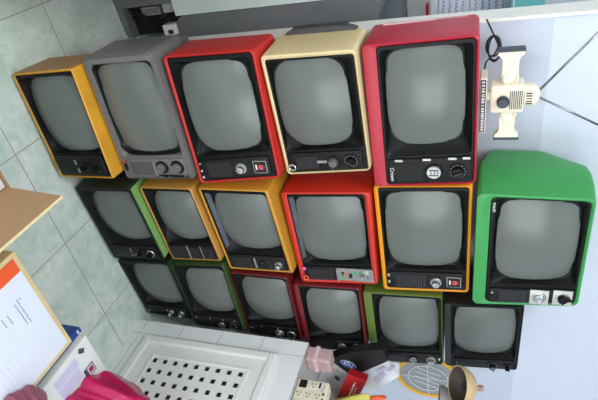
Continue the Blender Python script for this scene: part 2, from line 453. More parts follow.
TV = {}
TV[1] = make_tv(1, 'ochre wood-cased television on the floor tiles, next to the all-grey television', 'ochre', (.006, .008, .006, .008), (.045, .05, .75, .975), rad=.006, bevel=(.010, .014, .011, .006),
    panel=(.765, .075, .965, .93), controls=[('slider', .83, .44, (.008, .003), 'silver'), ('slider', .91, .45, (.008, .003), 'silver'), ('knob', .87, .60, .014, 40), ('knob', .88, .80, .016, 70), ('ticks', .87, .022, .022, 'gold_print')])
TV[2] = make_tv(2, 'all-grey television with grey front mask and two ring dials, between ochre and red sets', 'grey', (.005, .005, .005, .005), (.055, .065, .80, .945), bezel='grey_plastic', ring='black_plastic', rad=.014,
    panel=(.815, .10, .965, .93), panel_mat='grey_plastic', screen_r=.03, inset=.016, bevel=(.009, .008, .016, .012), back=(.03, .012, .03, .04),
    controls=[('button', .83, .085, .0035, 'red_led'), ('grey_grille', .835, .15, (.955, .47), 18), ('bar', .895, .50, (.024, .002), 'silver'), ('grey_knob', .885, .61, .021, 30), ('grey_knob', .885, .83, .022, 60),
              ('bar', .965, .73, (.003, .05), 'black_plastic'), ('slider', .965, .56, (.003, .005), 'silver'), ('slider', .965, .68, (.003, .005), 'silver'), ('slider', .965, .90, (.003, .005), 'silver'),
              ('slider', .88, .075, (.012, .003), 'black_plastic')])
TV[3] = make_tv(3, 'scarlet television with black front and red hexagon badge, between grey and cream sets', 'red', (.006, .010, .007, .009), (.05, .06, .765, .95), rad=.012, bevel=(.012, .015, .013, .027),
    panel=(.80, .085, .955, .91), controls=[('button', .82, .085, .0045, 'chrome'), ('button', .88, .085, .005, 'chrome'), ('button', .935, .085, .0055, 'chrome'), ('rib_grille', .82, .16, (.94, .46), 14), ('chrome_knob', .885, .575, .017, 25), ('badge', .885, .80, .0195)])
TV[4] = make_tv(4, 'cream television with ribbed grey side vent, between scarlet and crimson sets', 'cream', (.012, .010, .006, .006), (.05, .06, .78, .955), rad=.012, bevel=(.010, .008, .014, .030),
    panel=(.80, .075, .965, .93), screen_r=.045, controls=[('ring', .92, .10, .009, 'chrome'), ('rib_grille', .83, .16, (.94, .42), 12), ('text', .885, .485, .0125, 'SANYO', 'white_print', -90), ('grey_knob', .885, .60, .018, 90), ('dial', .885, .80, .021, 35)])
TV[5] = make_tv(5, 'crimson television topped by the cream aerial, with perforated speaker and four silver tabs', 'crimson', (.008, .034, .006, .007), (.045, .15, .765, .955), rad=.014,
    panel=(.785, .16, .965, .955), mid=.16, screen_r=.03, bevel=(.009, .016, .034, .024),
    controls=[('tab', .79, .27, (.0035, .011), 'silver'), ('tab', .79, .54, (.0035, .011), 'silver'), ('tab', .79, .78, (.0035, .011), 'silver'), ('tab', .79, .91, (.0035, .010), 'silver'),
              ('hole_grille', .815, .25, (.955, .50), 7, 8), ('text', .895, .195, .0150, 'Crown'), ('logo_knob', .885, .605, .023), ('dial', .885, .83, .023, 160)])
TV[6] = make_tv(6, 'black-fronted television with pale leaf-green case on the floor between ochre and bottle-green sets', 'bottle', (.001, .001, .001, .003), (.05, .06, .77, .965), rad=.008,
    bevel=(.016, .020, .020, .006), panel=(.79, .05, .975, .95), screen_r=(.03, .085, .014, .016), sag=.034, controls=[('slider', .85, .46, (.010, .002), 'silver'), ('slider', .91, .52, (.004, .003), 'chrome'), ('slider', .92, .45, (.004, .003), 'chrome'), ('knob', .88, .64, .015, 10), ('knob', .885, .83, .016, 30), ('ring', .885, .83, .0125, 'chrome')])
TV[7] = make_tv(7, 'narrow-rimmed tan wood television with slatted push buttons, between the leaf-green and mustard sets', 'tan', (.006, .006, .006, .010), (.045, .05, .74, .955), rad=.008,
    bevel=(.016, .018, .014, .008), sag=.032, panel=(.765, .05, .97, .95), screen_r=(.03, .075, .014, .016), controls=[('rib_grille', .785, .09, (.955, .40), 14), ('bar', .87, .44, (.03, .0035), 'silver'), ('rib_grille', .80, .48, (.95, .66), 6), ('bar', .87, .70, (.03, .002), 'silver'), ('rib_grille', .80, .74, (.95, .92), 5)])
TV[8] = make_tv(8, 'mustard television with black front between the tan wood set and the vermilion set', 'mustard', (.008, .008, .008, .014), (.05, .06, .76, .94), rad=.008,
    bevel=(.012, .020, .018, .012), sag=.030, screen_r=(.03, .055, .012, .014), panel=(.785, .07, .965, .93), controls=[('rib_grille', .81, .12, (.95, .42), 10), ('bevel_trim', 0, 0, (.020, .258, .018, .028), 'bevel_silver'), ('bar', .875, .47, (.024, .004), 'silver'), ('slider', .875, .58, (.010, .008), 'panel_black'), ('slider', .865, .58, (.004, .004), 'white_print'), ('bar', .875, .69, (.02, .003), 'dark_grille'), ('chrome_knob', .885, .82, .014, 20)])
TV[9] = make_tv(9, 'vermilion television with pink dot, green square and big chrome dial, next to the amber set', 'vermilion', (.008, .018, .012, .018), (.045, .075, .77, .93), rad=.012,
    bevel=(.012, .014, .014, .017), sag=.028, screen_r=(.025, .04, .012, .014), panel=(.80, .075, .955, .94), controls=[('button', .815, .085, .0065, 'pink_dot'), ('ring', .925, .085, .008, 'orange_dot'), ('rib_grille', .82, .14, (.945, .46), 22), ('plate', .882, .73, (.027, .060), 'silver'), ('bar', .885, .51, (.026, .004), 'silver'), ('bevel_trim', 0, 0, (.020, .272, .023, .034), 'bevel_silver'),
              ('slider', .86, .575, (.006, .004), 'pit_black'), ('slider', .90, .575, (.006, .004), 'green_dot'), ('slider', .87, .62, (.010, .002), 'orange_dot'), ('slider', .89, .67, (.010, .006), 'pit_black'), ('slider', .855, .735, (.007, .006), 'green_dot'), ('chrome_knob', .89, .845, .021, 80)])
TV[10] = make_tv(10, 'amber-yellow television with red hexagon badge, between vermilion and big green sets', 'amber', (.007, .013, .008, .009), (.045, .06, .775, .955), rad=.012, bevel=(.018, .015, .013, .020),
    panel=(.80, .09, .96, .93), screen_r=.03, controls=[('slider', .825, .085, (.006, .004), 'chrome'), ('slider', .895, .085, (.006, .004), 'chrome'), ('rib_grille', .82, .16, (.945, .52), 11), ('chrome_knob', .89, .63, .018, 85), ('badge', .885, .83, .0205)])
TV[11] = make_tv(11, 'big bright green television with faceted case and two square silver dial plates', 'green', (.011, .036, .012, .010), (.035, .16, .79, .945), rad=.018, screen_r=.03, inset=.016,
    shell=[((-.018, .002, -.012, -.001), .012, .055), ((-.026, .001, -.018, .0), .012, .095), ((-.028, .004, -.020, .004), .014, .125), ((-.024, .016, -.016, .045), .016, .165), ((-.020, .028, -.010, .095), .018, .215), ((.0, .04, .010, .105), .02, .238)], ang=16,
    panel=(.83, .16, .965, .955), controls=[('button', .86, .19, .004, 'silver'), ('slider', .91, .19, (.006, .003), 'pit_black'), ('rib_grille', .835, .26, (.96, .52), 14), ('pointer_knob', .90, .635, .0185, 'chrome'), ('pointer_knob', .90, .845, .0185, 'black'), ('text', .10, .155, .0095, 'PHILIPS')])
small = dict(depth=.225, rad=.008, screen_r=(.035, .070, .018, .020), inset=.013)
TV[12] = make_tv(12, 'black-fronted dark bottle-green television on the floor beside the white tiled counter', 'bottle', (.001, .001, .001, .004), (.045, .05, .80, .95), bevel=(.020, .020, .013, .009), sag=.032,
    panel=(.815, .05, .975, .95), controls=[('button', .92, .08, .003, 'silver'), ('chrome_knob', .90, .60, .011, 60), ('chrome_knob', .90, .82, .012, 20), ('slider', .87, .52, (.004, .003), 'silver')], **small)
TV[13] = make_tv(13, 'forest-green cased small television between the bottle-green and maroon sets', 'forest', (.004, .001, .001, .007), (.05, .05, .77, .95), bevel=(.020, .020, .013, .009), sag=.032,
    panel=(.80, .04, .98, .96), controls=[('hole_grille', .85, .10, (.955, .46), 5, 9), ('logo_knob', .91, .60, .016), ('dial', .91, .83, .016, 30), ('button', .825, .10, .003, 'chrome'), ('button', .825, .40, .003, 'chrome'), ('button', .825, .65, .003, 'chrome'), ('button', .825, .88, .003, 'chrome')], **small)
TV[14] = make_tv(14, 'maroon-cased small television with tiny blue mark, between forest-green and wine-red sets', 'maroon', (.006, .003, .002, .008), (.045, .05, .76, .95), bevel=(.016, .020, .014, .009), sag=.032,
    panel=(.81, .05, .98, .96), controls=[('hole_grille', .86, .14, (.965, .47), 5, 9), ('text', .87, .08, .016, '7', 'blue_dot'), ('chrome_knob', .91, .61, .017, 85), ('dial', .91, .83, .017, 40), ('ring', .91, .83, .014, 'chrome'), ('button', .825, .30, .003, 'chrome'), ('button', .825, .60, .003, 'chrome')], **small)
TV[15] = make_tv(15, 'wine-red small television touching the pink parcel, its knobs over the counter top', 'wine', (.006, .020, .003, .006), (.045, .085, .78, .95), bevel=(.013, .020, .013, .008), sag=.030,
    panel=(.83, .085, .99, .97), controls=[('hole_grille', .85, .12, (.975, .50), 5, 11), ('logo_knob', .90, .62, .018), ('chrome_knob', .91, .86, .017, 85), ('button', .835, .58, .003, 'chrome')], **small)
TV[16] = make_tv(16, 'olive-green small television behind the open black and white carton', 'olive', (.006, .030, .003, .005), (.045, .135, .80, .95), bevel=(.010, .018, .013, .008), sag=.028,
    panel=(.84, .14, .985, .965), controls=[('rib_grille', .87, .16, (.97, .50), 16), ('logo_knob', .92, .60, .016), ('chrome_knob', .92, .84, .017, 88), ('slider', .90, .95, (.004, .003), 'white_print')], **small)
TV[17] = make_tv(17, 'all-black small television with one chrome dial, nearest the tan dome lamp', 'black', (.004, .020, .003, .003), (.04, .10, .82, .95), rad=.010, depth=.225, screen_r=.035, inset=.014, bevel=(.010, .014, .014, .012),
    panel=(.85, .13, .985, .95), controls=[('slider', .91, .17, (.004, .001), 'silver'), ('dial', .92, .66, .018, 70), ('chrome_knob', .92, .66, .014, 100), ('knob', .925, .86, .012, 10)])

mk('wood_brown', (158, 112, 66), .5, var=.16, scale=9, stretch=(1, 1, 16))
def slab(T, name, m, fn, d0, d1):
    b = MB(); b.prism([fn(0, d0), fn(1, d0), fn(1, d1), fn(0, d1)], fn(None, 0), m); b.build(name, T.root)
slab(TV[1], 'wood_cheek', 'wood_brown', lambda t, d: Vector((-.0012, 0, 0)) if t is None else TV[1].ST(0, .035+.93*t, d), .007, .148)
slab(TV[6], 'green_top', 'case_leaf', lambda t, d: Vector((0, 0, .0012)) if t is None else TV[6].ST(.03+.94*t, 1, d), .007, .148)
slab(TV[12], 'green_top', 'case_forest', lambda t, d: Vector((0, 0, .0012)) if t is None else TV[12].ST(.03+.94*t, 1, d), .007, .148)
# ribbed vents on the left cheeks of three sets
def cheek_vent(T, d0, d1, t0, t1, n, m, out=.006):
    b = MB()
    p = [T.ST(0, t0), T.ST(0, t1)]
    b.box((p[0].x-.002, d0, p[0].z), (p[0].x+.004, d1, p[1].z), m, .001)
    for j in range(n):
        zz = p[0].z+(p[1].z-p[0].z)*(j+.2)/n
        b.box((p[0].x-out, d0+.002, zz), (p[0].x+.001, d1-.002, zz+(p[1].z-p[0].z)/n*.5), m)
    b.build('ribbed_vent', T.root)
mk('vent_grey', (72, 70, 76), .5, var=.1, scale=60)
mk('vent_rose', (225, 190, 195), .5, var=.1, scale=60)
b = MB(); T = TV[4]
pts = [T.ST(0, t, 0) for t in (.10, .20, .35, .5, .65, .8, .90)]
arch = [.003, .012, .015, .015, .015, .012, .003]
b.loops([[Vector((p.x+.004, .140, p.z)), Vector((p.x-a, .142, p.z)), Vector((p.x-a, .165, p.z)), Vector((p.x+.004, .168, p.z))] for p, a in zip(pts, arch)], 'vent_grey', True, True)
for j in range(40):
    zz = pts[0].z+(pts[-1].z-pts[0].z)*(.12+.76*j/39)
    b.box((pts[0].x-.0175, .141, zz), (pts[0].x-.013, .164, zz+.002), 'vent_grey')
b.build('ribbed_vent', T.root)
cheek_vent(TV[5], .146, .160, .12, .9, 40, 'vent_rose', .004)

# ------------------------------------------------------------------ room
def struct(name, m, boxes, bev=0.0):
    b = MB()
    for a, c in boxes: b.box(a, c, m, bev)
    return tag(b.build(name), kind='structure')
struct('floor', 'floor_tile', [((-2.6, -3.3, -.05), (3.0, .75, 0))])
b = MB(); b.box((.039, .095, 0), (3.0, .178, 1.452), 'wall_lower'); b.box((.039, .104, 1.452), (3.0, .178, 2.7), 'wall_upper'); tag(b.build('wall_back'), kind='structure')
struct('trim_1', 'jamb_tan', [((.030, .094, .0), (.0385, .180, 2.7))])
struct('trim_2', 'foam_white', [((.004, .075, 0), (.0295, .262, .012))], .003)
struct('wall_left', 'wall_white', [((-2.7, -3.3, 0), (-2.6, .75, 2.7))])
struct('added_shade_wall', 'jamb_tan', [((-1.3, -.30, 0), (-.25, .27, 1.0))])  # unseen low block, added only to keep light off the floor behind the stack
struct('wall_far', 'wall_white', [((-2.6, .75, 0), (3.0, .85, 2.7))])
struct('wall_right', 'wall_white', [((3.0, -3.3, 0), (3.1, .85, 2.7))])
struct('ceiling', 'wall_white', [((-2.7, -3.4, 2.7), (3.1, .85, 2.8))])
# front wall with two window openings
WIN = [(-1.9, -.3, .25, 2.25), (.6, 2.2, .25, 2.25)]
bx = [((-2.7, -3.4, 0), (3.1, -3.3, .25)), ((-2.7, -3.4, 2.25), (3.1, -3.3, 2.7)), ((-2.7, -3.4, .25), (-1.9, -3.3, 2.25)), ((-.3, -3.4, .25), (.6, -3.3, 2.25)), ((2.2, -3.4, .25), (3.1, -3.3, 2.25))]
struct('wall_front', 'wall_white', bx)
for i, (x0, x1, z0, z1) in enumerate(WIN):
    b = MB(); y0, y1 = -3.37, -3.33
    for a, c in (((x0, y0, z0), (x0+.05, y1, z1)), ((x1-.05, y0, z0), (x1, y1, z1)), ((x0+.05, y0, z0), (x1-.05, y1, z0+.05)), ((x0+.05, y0, z1-.05), (x1-.05, y1, z1)),
                 (((x0+x1)/2-.02, y0, z0+.05), ((x0+x1)/2+.02, y1, z1-.05)), ((x0+.05, y0, (z0+z1)/2-.015), (x1-.05, y1, (z0+z1)/2+.015))):
        b.box(a, c, 'white_plastic')
    tag(b.build('window_%d' % (i+1)), kind='structure')
    L = bpy.data.lights.new('daylight', 'AREA'); L.shape = 'RECTANGLE'; L.size = x1-x0; L.size_y = z1-z0
    L.energy = (44, 50)[i]; L.color = (.97, .99, 1.0)
    o = bpy.data.objects.new('daylight', L); o.location = ((x0+x1)/2, -3.45, (z0+z1)/2); o.rotation_euler = (R(90), 0, 0)
    link(o)

L = bpy.data.lights.new('ceiling_lamp', 'AREA'); L.shape = 'RECTANGLE'; L.size = 1.2; L.size_y = .5; L.energy = 34; L.color = (1, .99, .96)
o = bpy.data.objects.new('ceiling_lamp', L); o.location = (-.8, -1.2, 2.66); link(o)
# tiled counter with a lattice vent door
ctr = empty('tiled_counter', (1.0316, -.222, 0))
tag(ctr, 'white tiled built-in counter with a square-holed vent door, right of the television stack', 'counter')
def loc(b, root, name, ang=None):
    o = b.build(name, root, ang)
    o.matrix_parent_inverse = Matrix.Translation(root.location).inverted() if root.rotation_euler[:] == (0, 0, 0) else root.matrix_world.inverted()
    return o
b = MB()
b.prism([(1.0316, -.238, 0), (1.0316, -1.9, 0), (2.4, -1.9, 0), (2.4, .094, 0), (1.155, .094, 0), (1.155, -.238, 0)], (0, 0, .728), 'white_tile')
loc(b, ctr, 'counter_body')
b = MB(); fx = 1.0310
Y0, Y1, Z0, Z1 = -1.25, -.312, .078, .635          # outer frame
def frame(b, y0, y1, z0, z1, w, x0, x1, m, bev=.002):
    b.box((x0, y0, z0), (x1, y1, z0+w), m, bev); b.box((x0, y0, z1-w), (x1, y1, z1), m, bev)
    b.box((x0, y1-w, z0+w), (x1, y1, z1-w), m, bev); b.box((x0, y0, z0+w), (x1, y0+w, z1-w), m, bev)
frame(b, Y0, Y1, Z0, Z1, .030, fx-.016, fx, 'white_plastic', .005)
loc(b, ctr, 'vent_door_frame')
b = MB()
frame(b, Y0+.03, Y1-.03, Z0+.03, Z1-.03, .052, fx-.007, fx, 'white_plastic', .001)
frame(b, Y0+.078, Y1-.075, Z0+.078, Z1-.078, .010, fx-.011, fx-.005, 'white_plastic', .002)
ya, yb, za, zb = Y0+.082, Y1-.080, Z0+.082, Z1-.082
p = .044; hs = .0095
nz = 9; zc = [.1785+p*k for k in range(nz)]
ny = 17; yc = [-.414-p*k for k in range(ny)]
edges_z = [za]+[v for c in zc for v in (c-hs, c+hs)]+[zb]
edges_y = [yb]+[v for c in yc for v in (c+hs, c-hs)]+[ya]
for i in range(0, len(edges_z), 2): b.box((fx-.008, ya, edges_z[i]), (fx-.003, yb, edges_z[i+1]), 'white_plastic')
for i in range(0, len(edges_y), 2):
    for c in zc: b.box((fx-.008, edges_y[i+1], c-hs), (fx-.003, edges_y[i], c+hs), 'white_plastic')
b.box((fx-.0028, ya, za), (fx-.0005, yb, zb), 'pit_black')
loc(b, ctr, 'vent_lattice')

# ------------------------------------------------------------------ aerial on the crimson set
ae = empty('indoor_aerial', (.195, -.02, 1.279))
tag(ae, 'cream rabbit-ear aerial with two telescopic rods standing on the crimson television', 'aerial')
Y = -.02
b = MB(); b.box((.132, Y-.035, 1.2795), (.286, Y+.03, 1.2965), 'cream_plastic', .003); loc(b, ae, 'base')
b = MB()
b.box((.136, Y-.0358, 1.2815), (.282, Y-.0349, 1.2945), 'navy_plastic')
random.seed(5); xx = .140
while xx < .276:
    w = random.choice((.003, .005, .004, .006)); b.box((xx, Y-.0364, 1.2845), (xx+w, Y-.0355, 1.2915), 'white_print'); xx += w+random.choice((.002, .003, .005))
loc(b, ae, 'label_strip')
b = MB(); b.lathe([(.018, 0), (.014, .006), (.014, .016)], (.194, Y, 1.295), (0, 0, 1), 'cream_plastic'); loc(b, ae, 'neck', 40)
b = MB(); b.box((.157, Y-.028, 1.306), (.233, Y+.028, 1.386), 'cream_plastic', .006)
for j in range(7): b.box((.172+j*.0, Y-.0292, 1.352+j*.0045), (.222, Y-.0275, 1.354+j*.0045), 'dark_grille')
loc(b, ae, 'body')
b = MB(); b.lathe([(.015, 0), (.015, .012), (.012, .016), (.002, .016)], (.199, Y-.027, 1.336), (0, -1, 0), 'navy_plastic'); loc(b, ae, 'tuning_knob', 40)
b = MB(); b.lathe([(.030, 0), (.030, .018), (.026, .028), (.016, .036), (.002, .039)], (.195, Y, 1.386), (0, 0, 1), 'cream_plastic', 28)
for j in range(5): b.box((.178+j*.007, Y-.0312, 1.390), (.180+j*.007, Y-.028, 1.404), 'dark_grille')
loc(b, ae, 'dome', 35)
for sg, name in ((-1, 'arm'), (1, 'arm')):
    c = .195; X = lambda d: c+sg*d
    b = MB()
    prof = [(.036, .017), (.060, .019), (.094, .019), (.104, .022), (.110, .030), (.118, .030)]
    b.loops([[(X(d), Y-.010, 1.350-h), (X(d), Y-.010, 1.350+h), (X(d), Y+.010, 1.350+h), (X(d), Y+.010, 1.350-h)] for d, h in prof], 'cream_plastic', True, True)
    b.box((min(X(.055), X(.064)), Y-.012, 1.335), (max(X(.055), X(.064)), Y-.009, 1.365), 'white_plastic')
    a = loc(b, ae, 'arm')
    e = MB(); e.box((min(X(.118), X(.125)), Y-.013, 1.350-.032), (max(X(.118), X(.125)), Y+.013, 1.350+.032), 'navy_plastic', .002)
    o = e.build('arm_end', a)
    e = MB(); e.torus((X(.050), Y-.010, 1.352), (0, 1, 0), .016, .004, 'cream_plastic', 20, 6); o = e.build('hinge_ring', a)
for dx, ln in ((-.171, 2.3), (.085, 2.3)):
    b = MB(); p0 = Vector((.195+(.006 if dx > 0 else -.006), Y, 1.418)); dv = Vector((dx, 0, .138 if dx < 0 else .150))
    b.tube([p0, p0+dv*1.0], .0030, 'steel_rod'); b.tube([p0+dv*1.0, p0+dv*ln], .0022, 'steel_rod')
    loc(b, ae, 'telescopic_rod')
b = MB()
pts = []
for k in range(70):
    t = k/69; a = t*2*math.pi*3.2
    pts.append((.085+.030*math.cos(a)+.012*t, .050+.012*math.sin(a*1.3), 1.305+.016*math.sin(a)+.010*t))
b.tube([(.150, .005, 1.287), (.125, .035, 1.292)]+pts+[(.02, .06, 1.290)], .0022, 'cable_black', 6)
loc(b, ae, 'aerial_cable')

# ------------------------------------------------------------------ wall ring
rg = empty('wall_grille', (1.585, .095, 1.105))
tag(rg, 'round grey wire grille with a yellow rim hanging on the white wall behind the stack', 'grille')
C0 = Vector((1.585, .083, 1.105)); RR = .132
b = MB(); b.torus(C0, (0, 1, 0), RR, .0085, 'rim_yellow', 56, 10); b.lathe([(RR, 0), (RR, .006)], C0+Vector((0, .005, 0)), (0, 1, 0), 'rim_yellow', 56); loc(b, rg, 'rim', 40)
b = MB(); b.lathe([(RR-.008, 0), (RR-.010, .002), (RR*.3, .004), (.004, .004)], C0+Vector((0, .002, 0)), (0, -1, 0), 'mesh_grey', 56); loc(b, rg, 'grille_disc', 40)
b = MB(); F0 = C0+Vector((0, -.006, 0))
b.torus(F0, (0, 1, 0), RR*.66, .0022, 'wire_white', 48, 6)
b.tube([F0+Vector((-RR*.95, 0, 0)), F0+Vector((RR*.95, 0, 0))], .0016, 'wire_white', 6); b.tube([F0+Vector((0, 0, -RR*.95)), F0+Vector((0, 0, RR*.95))], .0016, 'wire_white', 6)
for k in (-.36, -.12, .14, .38): b.tube([F0+Vector((RR*(k-.20), 0, -RR*.42)), F0+Vector((RR*(k+.14), 0, RR*.42))], .0020, 'wire_white', 6)
loc(b, rg, 'wire_guard', 40)

# ------------------------------------------------------------------ lamps at the counter
def lamp(name, label, c, up, rad, mo, base, m2='shade_inner'):
    r = empty(name, base); tag(r, label, 'lamp', 'dome lamps on the counter')
    c = Vector(c); up = Vector(up).normalized()
    b = MB()
    n = 10; outer = [(rad*math.cos(R(90*k/n)), rad*.98*math.sin(R(90*k/n))) for k in range(n)]+[(.012, rad*.985)]
    b.lathe([(rad-.004, .0005)]+outer, c, up, mo, 36); 
    b.bm.faces.ensure_lookup_table()
    big = [f for f in b.bm.faces if len(f.verts) > 20]      # open the dome below
    big.sort(key=lambda f: (f.calc_center_median()-c).length); bmesh.ops.delete(b.bm, geom=[big[0]], context='FACES_ONLY')
    loc(b, r, 'shade', 45)
    b = MB(); b.lathe([(rad-.0045, .001)]+[((rad-.005)*math.cos(R(90*k/n)), (rad-.005)*.98*math.sin(R(90*k/n))) for k in range(1, n)]+[(.004, rad*.965)], c, up, m2, 36)
    b.bm.faces.ensure_lookup_table(); big = [f for f in b.bm.faces if len(f.verts) > 20]; big.sort(key=lambda f: (f.calc_center_median()-c).length); bmesh.ops.delete(b.bm, geom=[big[0]], context='FACES_ONLY')
    loc(b, r, 'lining', 45)
    b = MB(); b.lathe([(.012, .022), (.012, rad*.9)], c, up, 'shade_dark', 20); loc(b, r, 'bulb_socket', 40)
    b = MB(); b.lathe([(.008, 0), (.008, .016), (.010, .017), (.010, .028), (.004, .029)], c+up*rad*.97, up, 'cap_pink', 18); loc(b, r, 'switch_knob', 40)
    b = MB(); bz = Vector(base)
    q = c+up*rad*.5+Vector((rad*.84, .02, 0)); b.tube([q, q+Vector((.05, .02, .01)), Vector((bz.x, bz.y, q.z-.04)), Vector((bz.x, bz.y, q.z-.2)), bz+Vector((0, 0, .012))], .006, 'shade_dark', 10); loc(b, r, 'stem', 40)
    b = MB(); b.lathe([(.065, 0), (.065, .008), (.055, .014), (.01, .016)], bz, (0, 0, 1), 'shade_dark', 32); loc(b, r, 'base', 40)
    return r
VD = Vector((.80, .60, 0))
lamp('dome_lamp', 'tan dome lamp head with dark brown inside and pinkish cap, right of the wall grille', (1.062, -.30, 1.243), Vector((0, 0, .88))+VD*.50, .062, 'shade_tan', (1.47, -.44, .728))
lamp('dome_lamp', 'grey dome lamp head half out of the frame, beside the tan dome lamp', (1.160, -.30, 1.185), Vector((0, 0, 1))+VD*.10, .050, 'shade_grey', (1.62, -.62, .728))

# ------------------------------------------------------------------ things on the counter
# multi-outlet box
pw = empty('outlet_box', (1.052, -.42, .7285)); tag(pw, 'cream multi-outlet power box with black switch standing on the counter edge', 'power strip')
b = MB(); b.box((1.050, -.485, .7285), (1.100, -.372, .838), 'cream_plastic', .006); loc(b, pw, 'housing')
fx2 = 1.050
b = MB(); b.box((fx2-.003, -.407, .738), (fx2+.002, -.378, .764), 'pit_black', .002); loc(b, pw, 'switch')
for (yy, zz) in ((-.394, .788), (-.432, .745), (-.432, .778), (-.432, .811), (-.465, .745), (-.465, .778)):
    b = MB(); b.box((fx2-.0015, yy-.014, zz-.014), (fx2+.001, yy+.014, zz+.014), 'cream_plastic', .002)
    for dy, dz in ((.005, -.006), (.005, .006), (-.006, 0)): b.box((fx2-.0022, yy+dy-.002, zz+dz-.0017), (fx2-.001, yy+dy+.003, zz+dz+.0017), 'pit_black')
    loc(b, pw, 'socket')
b = MB(); b.box((fx2-.0015, -.400, .806), (fx2+.001, -.380, .813), 'navy_plastic', .001); b.box((fx2-.0015, -.425, .824), (fx2+.001, -.416, .832), 'dark_print'); b.box((fx2-.0015, -.445, .826), (fx2+.001, -.437, .833), 'dark_print')
b.tube([(fx2-.001, -.412, .820), (fx2-.001, -.404, .823), (fx2-.001, -.397, .822), (fx2-.001, -.390, .829)], .0008, 'logo_blue', 5)
loc(b, pw, 'indicator_marks')

# pink parcel
pk = empty('pink_parcel', (1.073, -.27, .7285)); tag(pk, 'pale pink wrapped parcel with a strap on the counter beside the wine-red television', 'parcel')
b = MB(); b.box((1.042, -.300, .729), (1.105, -.243, .818), 'parcel_pink', .006)
for v in b.bm.verts: v.co += Vector((noise.noise(v.co*40), noise.noise(v.co*37+Vector((3, 0, 0))), 0))*.004
loc(b, pk, 'wrapping')
b = MB(); b.box((1.0395, -.3025, .758), (1.1075, -.2405, .772), 'parcel_strap', .001); loc(b, pk, 'strap')

# open carton: black front, grey-white lower flap with print, white upper flap
ct = empty('open_carton', (1.2, -.26, .7285)); tag(ct, 'open black and white carton with a blue oval logo beside the olive television', 'carton')
yF = -.232
poly = [(1.119, yF, .790), (1.062, yF, .881), (1.022, yF, .995), (1.084, yF, 1.008), (1.185, yF, .890), (1.190, yF, .857)]
b = MB(); b.prism(poly, (0, .034, 0), 'carton_black'); loc(b, ct, 'front_panel')
b = MB(); low = [Vector(p) for p in ((1.119, -.234, .790), (1.190, -.234, .857), (1.345, -.262, .788), (1.240, -.262, .7295))]
nrm = (low[1]-low[0]).cross(low[3]-low[0]).normalized()
if nrm.y > 0: nrm = -nrm
b.prism(low, -nrm*.004, 'carton_grey'); lf = loc(b, ct, 'lower_flap')
b = MB(); u = (low[1]-low[0]); v = (low[3]-low[0]); random.seed(11)
for i in range(5):
    for j in range(7):
        q = low[0]+u*(.14+.16*i)+v*(.08+.09*j)+nrm*.0008; w = random.uniform(.02, .11)
        if j == 0: sz = .045
        else: sz = .018
        if random.random() < .2: continue
        b.prism([q, q+u*w, q+u*w+v*sz, q+v*sz], nrm*.0004, 'print_grey')
q = low[0]+u*.55+v*.30+nrm*.001; b.prism([q, q+u*.22, q+u*.22+v*.12, q+v*.12], nrm*.0005, 'dark_print')
o = b.build('flap_print', lf)
up_ = [Vector(p) for p in ((1.182, -.234, .893), (1.080, -.234, 1.010), (1.028, -.275, 1.058), (1.098, -.275, 1.052), (1.228, -.275, .942))]
b = MB(); b.prism(up_, (.001, .004, 0), 'carton_white'); uf = loc(b, ct, 'upper_flap')
b = MB()
for (f0, g0, f1, g1) in ((.50, .18, .78, .50), (.30, .56, .62, .90), (.72, .60, .92, .90)):
    P = lambda f, g: up_[0].lerp(up_[1], f).lerp(up_[4].lerp(up_[2], f), g)+Vector((-.0005, -.0012, 0))
    b.prism([P(f0, g0), P(f1, g0), P(f1, g1), P(f0, g1)], (0, -.0005, 0), 'lilac_print')
b.build('flap_print', uf)
# oval logo with letters
lg = MB(); lc = Vector((1.132, yF-.0008, .862)); ang = R(242)
ex_ = Vector((math.sin(ang)*-.0+math.cos(ang), 0, math.sin(ang))); ez_ = Vector((-math.sin(ang), 0, math.cos(ang)))
lg.prism([lc+ex_*.030*math.cos(t)+ez_*.0185*math.sin(t) for t in [2*math.pi*k/36 for k in range(36)]], (0, -.0006, 0), 'white_print')
lg.prism([lc+Vector((0, -.0006, 0))+ex_*.0285*math.cos(t)+ez_*.017*math.sin(t) for t in [2*math.pi*k/36 for k in range(36)]], (0, -.0005, 0), 'logo_blue')
lo = loc(lg, ct, 'logo')
rm = Matrix(((ex_.x, ez_.x, 0), (0, 0, -1), (ex_.z, ez_.z, 0)))
t_ = text_obj('logo_letters', 'hp', .040, 'white_print', None, lc+Vector((0, -.0015, .0)), rm, .0002)
t_.parent = lo; t_.matrix_parent_inverse = (Matrix.Translation(ct.location).inverted()).inverted() @ Matrix.Identity(4)
t_.matrix_parent_inverse = Matrix.Identity(4)

# red slim box leaning on the counter
rb = empty('red_box', (1.36, -.32, .7285)); tag(rb, 'slim dark red product box with white lettering leaning in front of the open carton', 'box')
A = Vector((1.090, -.302, .880)); B_ = Vector((1.112, -.302, .944)); dn = (Vector((1.265, -.302, .814))-A).normalized()
ln = .325
quad = [A, B_, B_+dn*ln, A+dn*ln]
b = MB(); b.prism(quad, (.012, .034, 0), 'carton_red'); ob = loc(b, rb, 'box_body')
b = MB(); b.prism([B_+Vector((.002, 0, .0005)), B_+dn*.30, B_+dn*.30+Vector((.012, .034, .001)), B_+Vector((.014, .034, .0015))], (.0004, 0, .0008), 'carton_grey'); b.build('side_label', ob)
b = MB(); w = (A-B_).normalized(); wl = (A-B_).length; random.seed(21); s = .035
while s < .24:
    h = random.choice((.006, .0075, .007)); g = random.choice((.003, .004, .0045))
    q = B_+dn*s+w*(wl*.42)+Vector((0, -.0006, 0))
    b.prism([q, q+dn*g, q+dn*g+w*h, q+w*h], (0, -.0005, 0), 'white_print'); s += g+random.choice((.002, .0025, .007))
